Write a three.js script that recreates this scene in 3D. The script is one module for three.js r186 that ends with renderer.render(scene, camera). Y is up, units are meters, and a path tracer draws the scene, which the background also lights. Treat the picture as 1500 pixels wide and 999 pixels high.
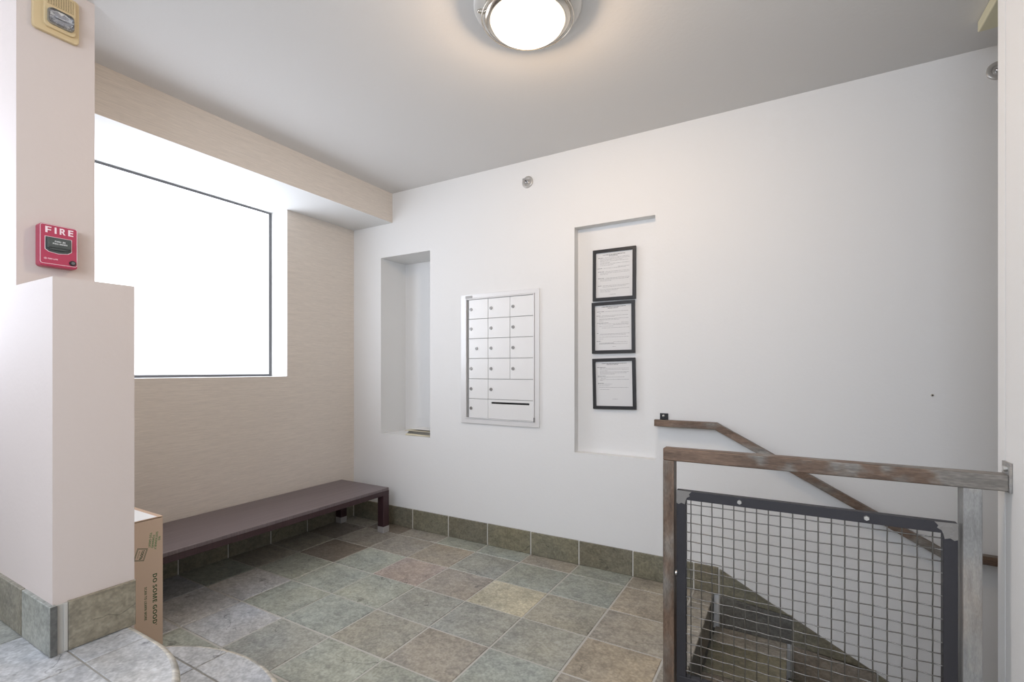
import * as THREE from 'three';
import { RoundedBoxGeometry } from 'three/addons/geometries/RoundedBoxGeometry.js';
import { mergeGeometries, toCreasedNormals } from 'three/addons/utils/BufferGeometryUtils.js';
import { RectAreaLightUniformsLib } from 'three/addons/lights/RectAreaLightUniformsLib.js';
import { FontLoader } from 'three/addons/loaders/FontLoader.js';
import { TextGeometry } from 'three/addons/geometries/TextGeometry.js';

// ---------------------------------------------------------------- camera, sky, large lights, exposure
const scene = new THREE.Scene();
const EYE = 1.2, FPX = 706;                                   // eye height in metres, focal length in pixels of a 1500 x 999 frame
const camera = new THREE.PerspectiveCamera(2 * Math.atan(999 / 2 / FPX) * 180 / Math.PI, 1500 / 999, 0.05, 60);
camera.position.set(0, EYE, 0);
camera.rotation.y = Math.PI / 6;
camera.setViewOffset(1500, 999, 0, -41.5, 1500, 999);         // the lens is shifted: the horizon lies at row 541
scene.background = new THREE.Color(0xdfe8f2);
scene.backgroundIntensity = 1.0;
const renderer = new THREE.WebGLRenderer({ antialias: true });
renderer.toneMapping = THREE.LinearToneMapping;
renderer.toneMappingExposure = 0.99;
renderer.shadowMap.enabled = true;
RectAreaLightUniformsLib.init();
const WINDOW_LIGHT = 3.2, DOOR_LIGHT = 8.8, REAR_LIGHT = 7.8, LAMP_LIGHT = 1.95;   // radiance of the three panes of daylight, candela of the lamp
function areaLight(color, intensity, w, h, pos, target) {
  const l = new THREE.RectAreaLight(color, intensity, w, h);
  l.position.set(...pos); l.lookAt(...target); scene.add(l);
  return l;
}
// the lamps' and panes' own light stands beside their builders, below

// ---------------------------------------------------------------- helpers
let seed = 12345;
const rnd = () => { seed = (seed * 1664525 + 1013904223) >>> 0; return seed / 4294967296; };
const rr = (a, b) => a + (b - a) * rnd();
const taken = new Map();
function numbered(name) {
  const n = taken.get(name) ?? 0; taken.set(name, n + 1);
  return n ? `${name}_${String(n).padStart(3, '0')}` : name;
}
function mesh(name, geo, mat, parent = scene) {
  const m = new THREE.Mesh(geo, mat);
  m.name = numbered(name); m.castShadow = m.receiveShadow = true;
  if (parent !== scene) {                                      // geometry is written in world metres; a part sits in its thing's axes
    const at = parent.userData.origin; const b = at ?? [0, 0, 0];
    if (b[0] || b[1] || b[2]) geo.translate(-b[0], -b[1], -b[2]);
    if (at) m.userData.origin = at;
  }
  parent.add(m);
  return m;
}
const things = [];
function thing(name, label, category, origin, group) {
  const g = new THREE.Group(); g.name = numbered(name); g.position.set(...origin);
  g.userData = { label, category, origin }; if (group) g.userData.group = group;
  scene.add(g); things.push(g);
  return g;
}
function partGroup(name, parent) {
  const g = new THREE.Group(); g.name = numbered(name); g.userData.origin = parent.userData.origin; parent.add(g); return g;
}
function struct(name, geo, mat, parent = scene, label) {
  const m = mesh(name, geo, mat, parent);
  if (parent === scene) m.userData.kind = 'structure';
  if (label) m.userData.label = label;
  return m;
}
// uv in metres from each triangle's dominant axis
function metric(geo, du = 0, dv = 0, swap = false) {
  const g = geo.index ? geo.toNonIndexed() : geo;
  const p = g.attributes.position, uv = new Float32Array(p.count * 2);
  const a = new THREE.Vector3(), b = new THREE.Vector3(), c = new THREE.Vector3(), n = new THREE.Vector3();
  for (let i = 0; i < p.count; i += 3) {
    a.fromBufferAttribute(p, i); b.fromBufferAttribute(p, i + 1); c.fromBufferAttribute(p, i + 2);
    n.subVectors(b, a).cross(c.clone().sub(a));
    const x = Math.abs(n.x), y = Math.abs(n.y), z = Math.abs(n.z);
    [a, b, c].forEach((v, k) => {
      let s, t;
      if (y >= x && y >= z) { s = v.x; t = -v.z; } else if (x >= z) { s = v.z; t = v.y; } else { s = v.x; t = v.y; }
      if (swap) [s, t] = [t, s];
      uv[(i + k) * 2] = s + du; uv[(i + k) * 2 + 1] = t + dv;
    });
  }
  g.setAttribute('uv', new THREE.BufferAttribute(uv, 2));
  if (!g.attributes.normal) g.computeVertexNormals();
  for (const k of Object.keys(g.attributes)) if (!['position', 'normal', 'uv'].includes(k)) g.deleteAttribute(k);
  g.clearGroups();
  return g;
}
function box(x0, x1, y0, y1, z0, z1, du = 0, dv = 0, swap = false) {
  const g = new THREE.BoxGeometry(x1 - x0, y1 - y0, z1 - z0);
  g.translate((x0 + x1) / 2, (y0 + y1) / 2, (z0 + z1) / 2);
  return metric(g, du, dv, swap);
}
function rbox(x0, x1, y0, y1, z0, z1, r = 0.003, seg = 2, du = 0, dv = 0, swap = false) {
  const w = x1 - x0, h = y1 - y0, d = z1 - z0;
  const g = new RoundedBoxGeometry(w, h, d, seg, Math.min(r, w / 2.01, h / 2.01, d / 2.01));
  g.translate((x0 + x1) / 2, (y0 + y1) / 2, (z0 + z1) / 2);
  return metric(g, du, dv, swap);
}
const merge = (list) => mergeGeometries(list.map((g) => metric(g)), false);
const joined = (list) => mergeGeometries(list, false);
// a flat piece of stone: a convex outline in two axes, a top with an eased edge, sides
function slab(poly, put, thick, ease = 0.0022, du = 0, dv = 0) {
  // poly: [[s,t]...] counter-clockwise seen from outside; put(s,t,h) -> [x,y,z], h = height above the bed
  const n = poly.length, cx = poly.reduce((a, p) => a + p[0], 0) / n, cy = poly.reduce((a, p) => a + p[1], 0) / n;
  const inset = poly.map((p, i) => {
    const q = poly[(i + n - 1) % n], r = poly[(i + 1) % n];
    const e1 = [p[0] - q[0], p[1] - q[1]], e2 = [r[0] - p[0], r[1] - p[1]];
    const l1 = Math.hypot(...e1) || 1, l2 = Math.hypot(...e2) || 1;
    let nx = -e1[1] / l1 - e2[1] / l2, ny = e1[0] / l1 + e2[0] / l2; const l = Math.hypot(nx, ny) || 1;
    nx /= l; ny /= l;
    if (nx * (cx - p[0]) + ny * (cy - p[1]) < 0) { nx = -nx; ny = -ny; }
    return [p[0] + nx * ease * 1.3, p[1] + ny * ease * 1.3];
  });
  const pos = [], uv = [];
  const tri = (a, b, c) => { for (const v of [a, b, c]) { pos.push(...put(v[0], v[1], v[2])); uv.push(v[0] + du, v[1] + dv + (thick - v[2])); } };
  const T = thick, E = thick - ease;
  for (let i = 1; i + 1 < n; i++) tri([...inset[0], T], [...inset[i], T], [...inset[i + 1], T]);
  for (let i = 0; i < n; i++) {
    const j = (i + 1) % n;
    tri([...inset[i], T], [...poly[i], E], [...poly[j], E]); tri([...inset[i], T], [...poly[j], E], [...inset[j], T]);
    tri([...poly[i], E], [...poly[i], 0], [...poly[j], 0]); tri([...poly[i], E], [...poly[j], 0], [...poly[j], E]);
  }
  const g = new THREE.BufferGeometry();
  g.setAttribute('position', new THREE.Float32BufferAttribute(pos, 3));
  g.setAttribute('uv', new THREE.Float32BufferAttribute(uv, 2));
  g.computeVertexNormals();
  return g;
}
function clip(poly, region) {                                   // Sutherland-Hodgman, region convex and counter-clockwise
  let out = poly;
  for (let i = 0; i < region.length && out.length; i++) {
    const a = region[i], b = region[(i + 1) % region.length], side = (p) => (b[0] - a[0]) * (p[1] - a[1]) - (b[1] - a[1]) * (p[0] - a[0]);
    const next = [];
    for (let k = 0; k < out.length; k++) {
      const p = out[k], q = out[(k + 1) % out.length], sp = side(p), sq = side(q);
      if (sp >= 0) next.push(p);
      if ((sp >= 0) !== (sq >= 0)) { const t = sp / (sp - sq); next.push([p[0] + (q[0] - p[0]) * t, p[1] + (q[1] - p[1]) * t]); }
    }
    out = next;
  }
  return out.filter((p, i) => { const q = out[(i + 1) % out.length]; return Math.hypot(p[0] - q[0], p[1] - q[1]) > 1e-4; });
}
const area = (p) => Math.abs(p.reduce((s, a, i) => { const b = p[(i + 1) % p.length]; return s + a[0] * b[1] - b[0] * a[1]; }, 0)) / 2;
const flat = (y) => (s, t, h) => [s, y + h, -t];                 // floor pieces: s = x, t = -z
const onBack = (z) => (s, t, h) => [s, t, z + h];                // pieces on a face that looks along +z: s = x, t = y
const onLeft = (x) => (s, t, h) => [x + h, t, -s];               // pieces on a face that looks along +x: s = -z, t = y
const rect = (s0, s1, t0, t1, j = 0) => [[s0 + rr(-j, j), t0 + rr(-j, j)], [s1 + rr(-j, j), t0 + rr(-j, j)], [s1 + rr(-j, j), t1 + rr(-j, j)], [s0 + rr(-j, j), t1 + rr(-j, j)]];
function tube(points, r, seg = 24, radial = 8, closed = false) {
  return new THREE.TubeGeometry(new THREE.CatmullRomCurve3(points.map((p) => new THREE.Vector3(...p)), closed), seg, r, radial, closed);
}
function extrudeShape(pts, depth, bevel = 0, holes = []) {
  const s = new THREE.Shape(pts.map((p) => new THREE.Vector2(...p)));
  for (const h of holes) s.holes.push(new THREE.Path(h.map((p) => new THREE.Vector2(...p))));
  return new THREE.ExtrudeGeometry(s, { depth, bevelEnabled: bevel > 0, bevelThickness: bevel, bevelSize: bevel, bevelOffset: -bevel, bevelSegments: 2, curveSegments: 10 });
}
function roundedRect(x0, x1, y0, y1, r, n = 5) {
  const p = [];
  for (const [cx, cy, a] of [[x1 - r, y0 + r, -90], [x1 - r, y1 - r, 0], [x0 + r, y1 - r, 90], [x0 + r, y0 + r, 180]])
    for (let i = 0; i <= n; i++) { const t = (a + 90 * i / n) * Math.PI / 180; p.push([cx + r * Math.cos(t), cy + r * Math.sin(t)]); }
  return p;
}

// ---------------------------------------------------------------- procedural textures
function hash(x, y, s) { let h = (x * 374761393 + y * 668265263 + s * 2147483647) | 0; h = Math.imul(h ^ (h >>> 13), 1274126177); return ((h ^ (h >>> 16)) >>> 0) / 4294967296; }
function vnoise(x, y, px, py, s) {                                // periodic value noise
  const x0 = Math.floor(x), y0 = Math.floor(y), fx = x - x0, fy = y - y0, u = fx * fx * (3 - 2 * fx), v = fy * fy * (3 - 2 * fy);
  const w = (a, p) => ((a % p) + p) % p, X0 = w(x0, px), X1 = w(x0 + 1, px), Y0 = w(y0, py), Y1 = w(y0 + 1, py);
  return (hash(X0, Y0, s) * (1 - u) + hash(X1, Y0, s) * u) * (1 - v) + (hash(X0, Y1, s) * (1 - u) + hash(X1, Y1, s) * u) * v;
}
function fbm(u, v, fx, fy, oct, s) {
  let a = 0, w = 0.5, t = 0;
  for (let o = 0; o < oct; o++) { a += w * vnoise(u * fx, v * fy, fx, fy, s + o); t += w; w *= 0.5; fx *= 2; fy *= 2; }
  return a / t;
}
function dataTexture(n, metres, fill, srgb = true) {
  const d = new Uint8Array(n * n * 4);
  for (let y = 0; y < n; y++) for (let x = 0; x < n; x++) {
    const c = fill(x / n, y / n), i = (y * n + x) * 4;
    d[i] = Math.max(0, Math.min(255, c[0])); d[i + 1] = Math.max(0, Math.min(255, c[1])); d[i + 2] = Math.max(0, Math.min(255, c[2])); d[i + 3] = 255;
  }
  const t = new THREE.DataTexture(d, n, n);
  t.wrapS = t.wrapT = THREE.RepeatWrapping; t.magFilter = THREE.LinearFilter; t.minFilter = THREE.LinearMipmapLinearFilter; t.generateMipmaps = true;
  if (srgb) t.colorSpace = THREE.SRGBColorSpace;
  t.repeat.set(1 / metres[0], 1 / metres[1]); t.needsUpdate = true;
  return t;
}
const grey = (v) => [v, v, v];
// slate: cloudy tone, rusty and green clouds, fine speckle; the relief has cleft terraces
const cleft = (u, v) => {
  const w = fbm(u, v, 4, 4, 5, 11) + 0.16 * fbm(u, v, 3, 9, 3, 91), t = w * 7, f = t - Math.floor(t);
  return (Math.floor(t) + Math.min(1, f * f * 6)) / 8;
};
const slateMap = dataTexture(1024, [1.1, 1.1], (u, v) => {
  const a = fbm(u, v, 5, 5, 5, 3), b = fbm(u, v, 3, 3, 4, 57), f = fbm(u, v, 150, 150, 2, 23), w = fbm(u, v, 16, 30, 4, 71), m = fbm(u, v, 44, 60, 3, 77);
  const vein = Math.max(0, 1 - Math.abs(fbm(u, v, 6, 6, 5, 131) - 0.5) * 70);
  const crack = Math.max(0, 1 - Math.abs(fbm(u, v, 3, 4, 6, 211) - 0.5) * 130) * (fbm(u, v, 7, 7, 2, 219) > 0.56 ? 1 : 0);
  const g = 224 + (a - 0.5) * 36 + (f - 0.5) * 56 + (w - 0.5) * 36 + (m - 0.5) * 52 - vein * 8 - crack * 60, k = (b - 0.5) * 20;
  return [g + k, g + k * 0.35, g - k * 0.8];
});
const slateBump = dataTexture(768, [1.1, 1.1], (u, v) => grey(255 * (0.62 * cleft(u, v) + 0.24 * fbm(u, v, 20, 20, 4, 5) + 0.14 * fbm(u, v, 120, 120, 2, 9))), false);
const slateRough = dataTexture(384, [1.1, 1.1], (u, v) => grey(150 + 90 * (fbm(u, v, 8, 8, 5, 41) - 0.35)), false);
const paintBump = dataTexture(384, [0.35, 0.35], (u, v) => grey(255 * fbm(u, v, 34, 34, 3, 17)), false);
const paperMap = dataTexture(640, [0.6, 0.3], (u, v) => {          // woven wall covering: short horizontal threads
  const t = fbm(u, v, 10, 130, 2, 61), q = fbm(u, v, 28, 200, 2, 67), g = 240 + (t - 0.5) * 20 + (q - 0.5) * 12;
  return [g, g - 1, g - 3];
});
const paperBump = dataTexture(640, [0.6, 0.3], (u, v) => grey(255 * (0.6 * fbm(u, v, 10, 130, 2, 61) + 0.4 * fbm(u, v, 28, 200, 2, 67))), false);
const barTone = (u, v, k) => {                                     // k: how far brown rust has spread over the grey mill scale
  const q = fbm(u, v, 6, 26, 4, 31), f = fbm(u, v, 70, 110, 2, 39), g = 0.98 + (q - 0.5) * 0.42 + (f - 0.5) * 0.26;
  return [(134 * (1 - k) + 116 * k) * g, (129 * (1 - k) + 96 * k) * g, (122 * (1 - k) + 81 * k) * g];
};
const cl = (x) => Math.min(1, Math.max(0, x));
const rustMap = dataTexture(512, [0.7, 0.35], (u, v) => barTone(u, v, cl((fbm(u, v, 5, 5, 4, 37) - 0.28) * 3.2)));
// the top rail: rust holds on one half, the other has been ground and rubbed bare in ragged patches
const railMap = dataTexture(768, [1.0, 0.35], (u, v) => barTone(u, v, cl((fbm(u, v, 12, 5, 5, 37) - 0.04 - 0.62 * Math.abs(u - 0.03)) * 6)));
const steelMap = dataTexture(512, [0.5, 0.25], (u, v) => {
  const q = fbm(u, v, 5, 30, 4, 43), p = fbm(u, v, 4, 4, 4, 47), f = fbm(u, v, 70, 140, 2, 49), k = cl((p - 0.55) * 3.5), g = 1.0 + (q - 0.5) * 0.22 + (f - 0.5) * 0.14 + (p - 0.5) * 0.3;
  return [(150 + 3 * k) * g, (150 - 4 * k) * g, (148 - 10 * k) * g];
});
const metalBump = dataTexture(384, [0.25, 0.25], (u, v) => grey(255 * fbm(u, v, 24, 24, 4, 53)), false);
const woodMap = dataTexture(512, [0.3, 1.5], (u, v) => {
  const s = fbm(u, v, 80, 5, 4, 73), g = 225 + (s - 0.5) * 60; return [g, g, g];
});
const boardMap = dataTexture(384, [0.4, 0.4], (u, v) => {
  const s = fbm(u, v, 12, 90, 3, 83), p = fbm(u, v, 5, 5, 3, 87), g = 236 + (s - 0.5) * 26 + (p - 0.5) * 22; return [g, g, g];
});
function canvasTexture(w, h, draw) {
  const c = document.createElement('canvas'); c.width = w; c.height = h;
  draw(c.getContext('2d'), w, h);
  const t = new THREE.CanvasTexture(c); t.colorSpace = THREE.SRGBColorSpace; t.needsUpdate = true;
  return t;
}

// ---------------------------------------------------------------- materials
const std = (o) => new THREE.MeshStandardMaterial({ roughness: 0.6, metalness: 0, ...o });
const paint = std({ color: 0xe4e4e2, roughness: 0.72, bumpMap: paintBump, bumpScale: 0.0003 });
const warmPaint = std({ color: 0xd2c6be, roughness: 0.72, bumpMap: paintBump, bumpScale: 0.0003 });
const ceilingPaint = std({ color: 0xdcdad7, roughness: 0.9, bumpMap: paintBump, bumpScale: 0.0003 });
const wallpaper = std({ color: 0xeae1d7, roughness: 0.85, map: paperMap, bumpMap: paperBump, bumpScale: 0.0004 });
const paleGrout = std({ color: 0xd2d0c9, roughness: 0.95, bumpMap: paintBump, bumpScale: 0.0006 });
const grout = std({ color: 0xbab7af, roughness: 0.95, bumpMap: paintBump, bumpScale: 0.0006 });
const midGrout = std({ color: 0x96938b, roughness: 0.95 });
const darkGrout = std({ color: 0x6d6a64, roughness: 0.95, bumpMap: paintBump, bumpScale: 0.0006 });
const slateOf = (hex, r = 0.78) => std({ color: hex, roughness: r, map: slateMap, bumpMap: slateBump, bumpScale: 0.0075, roughnessMap: slateRough });
const S = {
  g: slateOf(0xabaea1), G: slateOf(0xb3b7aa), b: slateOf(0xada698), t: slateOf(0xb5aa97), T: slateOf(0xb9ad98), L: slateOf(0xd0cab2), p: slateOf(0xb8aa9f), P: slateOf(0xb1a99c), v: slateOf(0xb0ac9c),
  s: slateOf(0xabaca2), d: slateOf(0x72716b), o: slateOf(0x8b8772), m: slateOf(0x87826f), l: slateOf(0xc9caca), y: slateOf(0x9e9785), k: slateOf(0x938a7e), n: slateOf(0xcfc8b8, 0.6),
};
const rust = std({ map: rustMap, roughness: 0.5, metalness: 0.35, bumpMap: metalBump, bumpScale: 0.0006 });
const railSteel = std({ map: railMap, roughness: 0.5, metalness: 0.35, bumpMap: metalBump, bumpScale: 0.0006 });
const steel = std({ map: steelMap, roughness: 0.45, metalness: 0.45, bumpMap: metalBump, bumpScale: 0.0004 });
const blackSteel = std({ color: 0x3a393d, roughness: 0.5, metalness: 0.3, bumpMap: metalBump, bumpScale: 0.0003 });
const weldSteel = std({ color: 0x8f8c88, roughness: 0.5, metalness: 0.5, bumpMap: metalBump, bumpScale: 0.0012 });
const zinc = std({ color: 0xd4d3cf, roughness: 0.32, metalness: 0.85 });
const wireMetal = std({ color: 0x7d7b77, roughness: 0.3, metalness: 0.95 });
const lockMetal = std({ color: 0x9c9b98, roughness: 0.35, metalness: 0.8 });
const nickel = std({ color: 0xd2ccc2, roughness: 0.2, metalness: 1.0 });
const chrome = std({ color: 0xd8d8d8, roughness: 0.15, metalness: 1.0 });
const espresso = std({ color: 0x7d7072, roughness: 0.36, map: woodMap });
const espressoDark = std({ color: 0x442d31, roughness: 0.4, map: woodMap });
const footCap = std({ color: 0xa5a2a0, roughness: 0.5 });
const black = std({ color: 0x111111, roughness: 0.7 });
const frameBlack = std({ color: 0x1f1f20, roughness: 0.4 });
const glassPane = new THREE.MeshPhysicalMaterial({ color: 0xffffff, transmission: 1, thickness: 0, roughness: 0.02, ior: 1.45 });
const mailWhite = std({ color: 0xe6e6e4, roughness: 0.38, metalness: 0.15 });
const mailFlange = std({ color: 0xe2e2e1, roughness: 0.35, metalness: 0.2 });
const mailGap = std({ color: 0x8d8d8c, roughness: 0.6 });
const windowFrameGrey = std({ color: 0x6a6b6d, roughness: 0.5, metalness: 0.4 });
const cream = std({ color: 0xcfb98f, roughness: 0.5 });
const creamLight = std({ color: 0xd9d3b4, roughness: 0.45 });
const alarmRed = std({ color: 0xb23a57, roughness: 0.4 });
const alarmSide = alarmRed;
const alarmWhite = std({ color: 0xf2dfe4, roughness: 0.5 });
const handleGrey = std({ color: 0x4b5250, roughness: 0.45 });
const daylight = new THREE.MeshStandardMaterial({ color: 0xf4f6f8, roughness: 0.6, emissive: 0xf6f9ff, emissiveIntensity: 0.9 });
const lampGlow = new THREE.MeshStandardMaterial({ color: 0xffffff, roughness: 0.3, emissive: 0xfff3e2, emissiveIntensity: 1.5 });

// ---------------------------------------------------------------- measures (metres; y = 0 is the lower floor)
const XL = -3.104, ZB = -2.779, CEIL = 2.565, XR = 0.519, ZREAR = 1.6, LAND = 0.33, STEP = 0.165, RISE = 0.17, RUN = 0.338;
const PX = 0.3343, PZ = 0.29, X0 = -0.79, Z0 = -1.463;           // floor tile pitch and one grid crossing
const STAIR = { x: -0.35, z: -1.85, xEnd: 2.3 };

// ---------------------------------------------------------------- structure
// back wall, with the deep niche and the shallow niche
{
  const N1 = [[-2.80, 0.695], [-2.303, 0.695], [-2.303, 2.078], [-2.80, 2.078]], N2 = [[-1.158, 0.686], [-0.664, 0.686], [-0.664, 2.078], [-1.158, 2.078]];
  const outer = [[XL - 0.25, -0.7], [STAIR.xEnd + 0.15, -0.7], [STAIR.xEnd + 0.15, CEIL], [XL - 0.25, CEIL]];
  const a = extrudeShape(outer, 0.06, 0, [N1, N2]); a.translate(0, 0, ZB - 0.06);
  const b = extrudeShape(outer, 0.22, 0, [N1]); b.translate(0, 0, ZB - 0.28);
  const c = box(XL - 0.25, STAIR.xEnd + 0.15, -0.7, CEIL, ZB - 0.36, ZB - 0.28);
  struct('wall_back', joined([metric(a), metric(b), c]), paint);
}
// window wall on the left: masonry with the opening, wall covering on its face
const WIN = { x: -3.289, z0: -2.172, z1: -0.86, y0: 1.15, y1: 2.338 };
{
  const t = XL - 0.25;
  const w = struct('wall_left', joined([
    box(t, XL - 0.0015, -0.2, WIN.y0, ZB, -0.5), box(t, XL - 0.0015, -0.2, LAND, -0.5, 0.37), box(t, XL - 0.0015, WIN.y0, CEIL, ZB, WIN.z0), box(t, XL - 0.0015, WIN.y0, CEIL, WIN.z1, -0.50),
    box(t, XL - 0.0015, WIN.y1 + 0.004, CEIL, WIN.z0, WIN.z1),
    box(t, XL - 0.0015, -0.2, CEIL, 0.37, ZREAR), box(t, XL - 0.0015, 2.36, CEIL, -0.50, 0.37),
  ]), paint);
  mesh('wall_covering', joined([box(XL - 0.0015, XL, 0.02, WIN.y0, ZB, -0.78), box(XL - 0.0015, XL, WIN.y0, 2.338, ZB, WIN.z0), box(XL - 0.0015, XL, WIN.y0, 2.338, WIN.z1, -0.78)]), wallpaper, w).userData.label = 'beige woven wall covering';
}
// soffit over the window
{
  const s = struct('trim_1', box(XL - 0.001, -2.679, 2.338, CEIL, ZB, -0.78), paint);
  s.userData.label = 'boxed soffit above the window';
  mesh('wall_covering', box(-2.679, -2.6775, 2.338, CEIL, ZB, -0.78), wallpaper, s).userData.label = 'beige woven wall covering';
}
// partition end with the half-height pier in front of it
struct('wall_partition', joined([box(XL, -2.254, 0.0, CEIL, -0.781, -0.570)]), warmPaint);
struct('wall_pier', joined([box(-2.254, -1.941, 0.0, 1.483, -0.781, -0.570)]), warmPaint);
// right wall, its corner strip, the wall beside the stair
struct('wall_right', joined([box(XR, XR + 0.14, -0.2, CEIL, -1.847, ZREAR), box(XR + 0.006, XR + 0.14, -0.2, CEIL, -1.904, -1.847), box(XR + 0.14, STAIR.xEnd + 0.15, -0.7, CEIL, -1.904, -1.80), box(XR, XR + 0.14, -0.7, -0.2, -1.904, -1.80)]), paint);
{
  const s = struct('trim_2', rbox(XR, XR + 0.012, 0.0, CEIL, -1.9065, -1.8535, 0.001, 2), paint);
  s.userData.label = 'flat casing strip on the edge of the right wall';
}
struct('wall_stair_end', box(STAIR.xEnd, STAIR.xEnd + 0.15, -0.7, CEIL, ZB, -1.904), paint);
struct('wall_rear', box(XL - 0.25, XR + 0.14, -0.2, CEIL, ZREAR, ZREAR + 0.15), paint);
struct('ceiling', box(XL - 0.25, STAIR.xEnd + 0.15, CEIL, CEIL + 0.12, ZB - 0.36, ZREAR + 0.15), ceilingPaint);

// ---------------------------------------------------------------- the bright frosted window
{
  const w = thing('window_1', 'large frosted window glowing white in the left wall', 'window', [WIN.x, WIN.y0, (WIN.z0 + WIN.z1) / 2]);
  w.userData.kind = 'structure'; delete w.userData.category;
  mesh('frosted_pane', box(WIN.x - 0.012, WIN.x - 0.002, WIN.y0, WIN.y1, WIN.z0, WIN.z1), daylight, w);
  const f = 0.016;
  mesh('frame_bar', rbox(WIN.x - 0.014, WIN.x + 0.006, WIN.y0, WIN.y1, WIN.z0, WIN.z0 + f, 0.002, 1), windowFrameGrey, w);
  mesh('frame_bar', rbox(WIN.x - 0.014, WIN.x + 0.006, WIN.y0, WIN.y1, WIN.z1 - f, WIN.z1, 0.002, 1), windowFrameGrey, w);
  mesh('frame_bar', rbox(WIN.x - 0.014, WIN.x + 0.006, WIN.y0, WIN.y0 + f, WIN.z0 + f, WIN.z1 - f, 0.002, 1), windowFrameGrey, w);
  mesh('frame_bar', rbox(WIN.x - 0.014, WIN.x + 0.006, WIN.y1 - 0.008, WIN.y1, WIN.z0 + f, WIN.z1 - f, 0.002, 1), windowFrameGrey, w);
  const zc = (WIN.z0 + WIN.z1) / 2, yc = (WIN.y0 + WIN.y1) / 2;
  areaLight(0xe6efff, WINDOW_LIGHT, WIN.z1 - WIN.z0 - 0.03, WIN.y1 - WIN.y0 - 0.03, [WIN.x + 0.008, yc, zc], [0, yc, zc]);
}
// the glazed entrance door at the head of the landing, outside the frame: its daylight falls on the landing, the pier and the right wall
{
  const d = thing('door_1', 'glazed entrance door at the head of the landing', 'door', [XL - 0.12, LAND, -0.065]);
  d.userData.kind = 'structure'; delete d.userData.category;
  const x0 = XL - 0.14, x1 = XL - 0.09;
  for (const [z0, z1, y0, y1] of [[-0.5, -0.42, LAND, 2.36], [0.29, 0.37, LAND, 2.36], [-0.42, 0.29, LAND, 1.25], [-0.42, 0.29, 2.27, 2.36]]) mesh('door_rail', rbox(x0, x1, y0, y1, z0, z1, 0.004), blackSteel, d);
  mesh('frosted_pane', box(x0 + 0.02, x0 + 0.03, 1.25, 2.27, -0.42, 0.29), daylight, d);
  areaLight(0xe2ecff, DOOR_LIGHT, 0.69, 1.0, [x0 + 0.034, 1.76, -0.065], [0, 1.76, -0.065]);
}
// the shop-front window behind the camera
{
  const w = thing('window_2', 'frosted window in the rear wall', 'window', [-0.5, 1.45, ZREAR]);
  w.userData.kind = 'structure'; delete w.userData.category;
  mesh('frosted_pane', box(-1.4, 0.4, 1.45, 2.45, ZREAR - 0.012, ZREAR - 0.004), daylight, w);
  for (const [x0, x1, y0, y1] of [[-1.45, -1.4, 1.4, 2.5], [0.4, 0.45, 1.4, 2.5], [-1.4, 0.4, 1.4, 1.45], [-1.4, 0.4, 2.45, 2.5]]) mesh('frame_bar', rbox(x0, x1, y0, y1, ZREAR - 0.03, ZREAR - 0.002, 0.004), windowFrameGrey, w);
  areaLight(0xe5eeff, REAR_LIGHT, 1.78, 0.98, [-0.5, 1.95, ZREAR - 0.018], [-0.5, 1.95, 0]);
}

// ---------------------------------------------------------------- slate floor
const TONES = [  // rows from the back wall forward, columns from the window wall to the stair edge
  'bkbgGbgbb', 'kbbtsggtb', 'bkGpPLvbb', 'bGGGsssTb', 'GlGGvbGbt', 'lllsGgbGg', 'llGsgGsbg', 'lsllgGsbg', 'slGlsgbGs', 'glslGsgbs'];
const gap = 0.0042;
{
  const floor = struct('floor', joined([
    box(XL, STAIR.x - 0.01, -0.2, -0.0026, ZB, STAIR.z), box(XL, XR, -0.2, -0.0026, STAIR.z, ZREAR)]), grout);
  const xs = [XL]; for (let i = -6; i <= 1; i++) xs.push(X0 + PX * i); xs.push(STAIR.x);
  const xsFar = [...xs.slice(0, -1), X0 + 2 * PX, X0 + 3 * PX, XR];
  const zs = [ZB]; for (let j = -4; j <= 4; j++) zs.push(Z0 + PZ * j);
  for (let j = 0; j + 1 < zs.length; j++) {
    const X = zs[j + 1] > STAIR.z + 0.2 ? xsFar : xs;
    for (let i = 0; i + 1 < X.length; i++) {
      let za = zs[j], zb = zs[j + 1];
      const k = TONES[Math.min(j, TONES.length - 1)][Math.min(i, 8)];
      const t = rr(-0.0006, 0.0006);
      const p = rect(X[i] + gap, X[i + 1] - gap, -zb + gap, -za - gap, 0.0007);
      const tl = [rr(-0.0004, 0.0004), rr(-0.0004, 0.0004)], cx = (X[i] + X[i + 1]) / 2, cz = -(za + zb) / 2;
      mesh('tile', slab(p, (s, q, h) => [s, -0.012 + h + t + tl[0] * (s - cx) * 6 + tl[1] * (q - cz) * 6, -q], 0.012, 0.0022, rr(0, 9), rr(0, 9)), S[k], floor);
    }
  }
}
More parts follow.
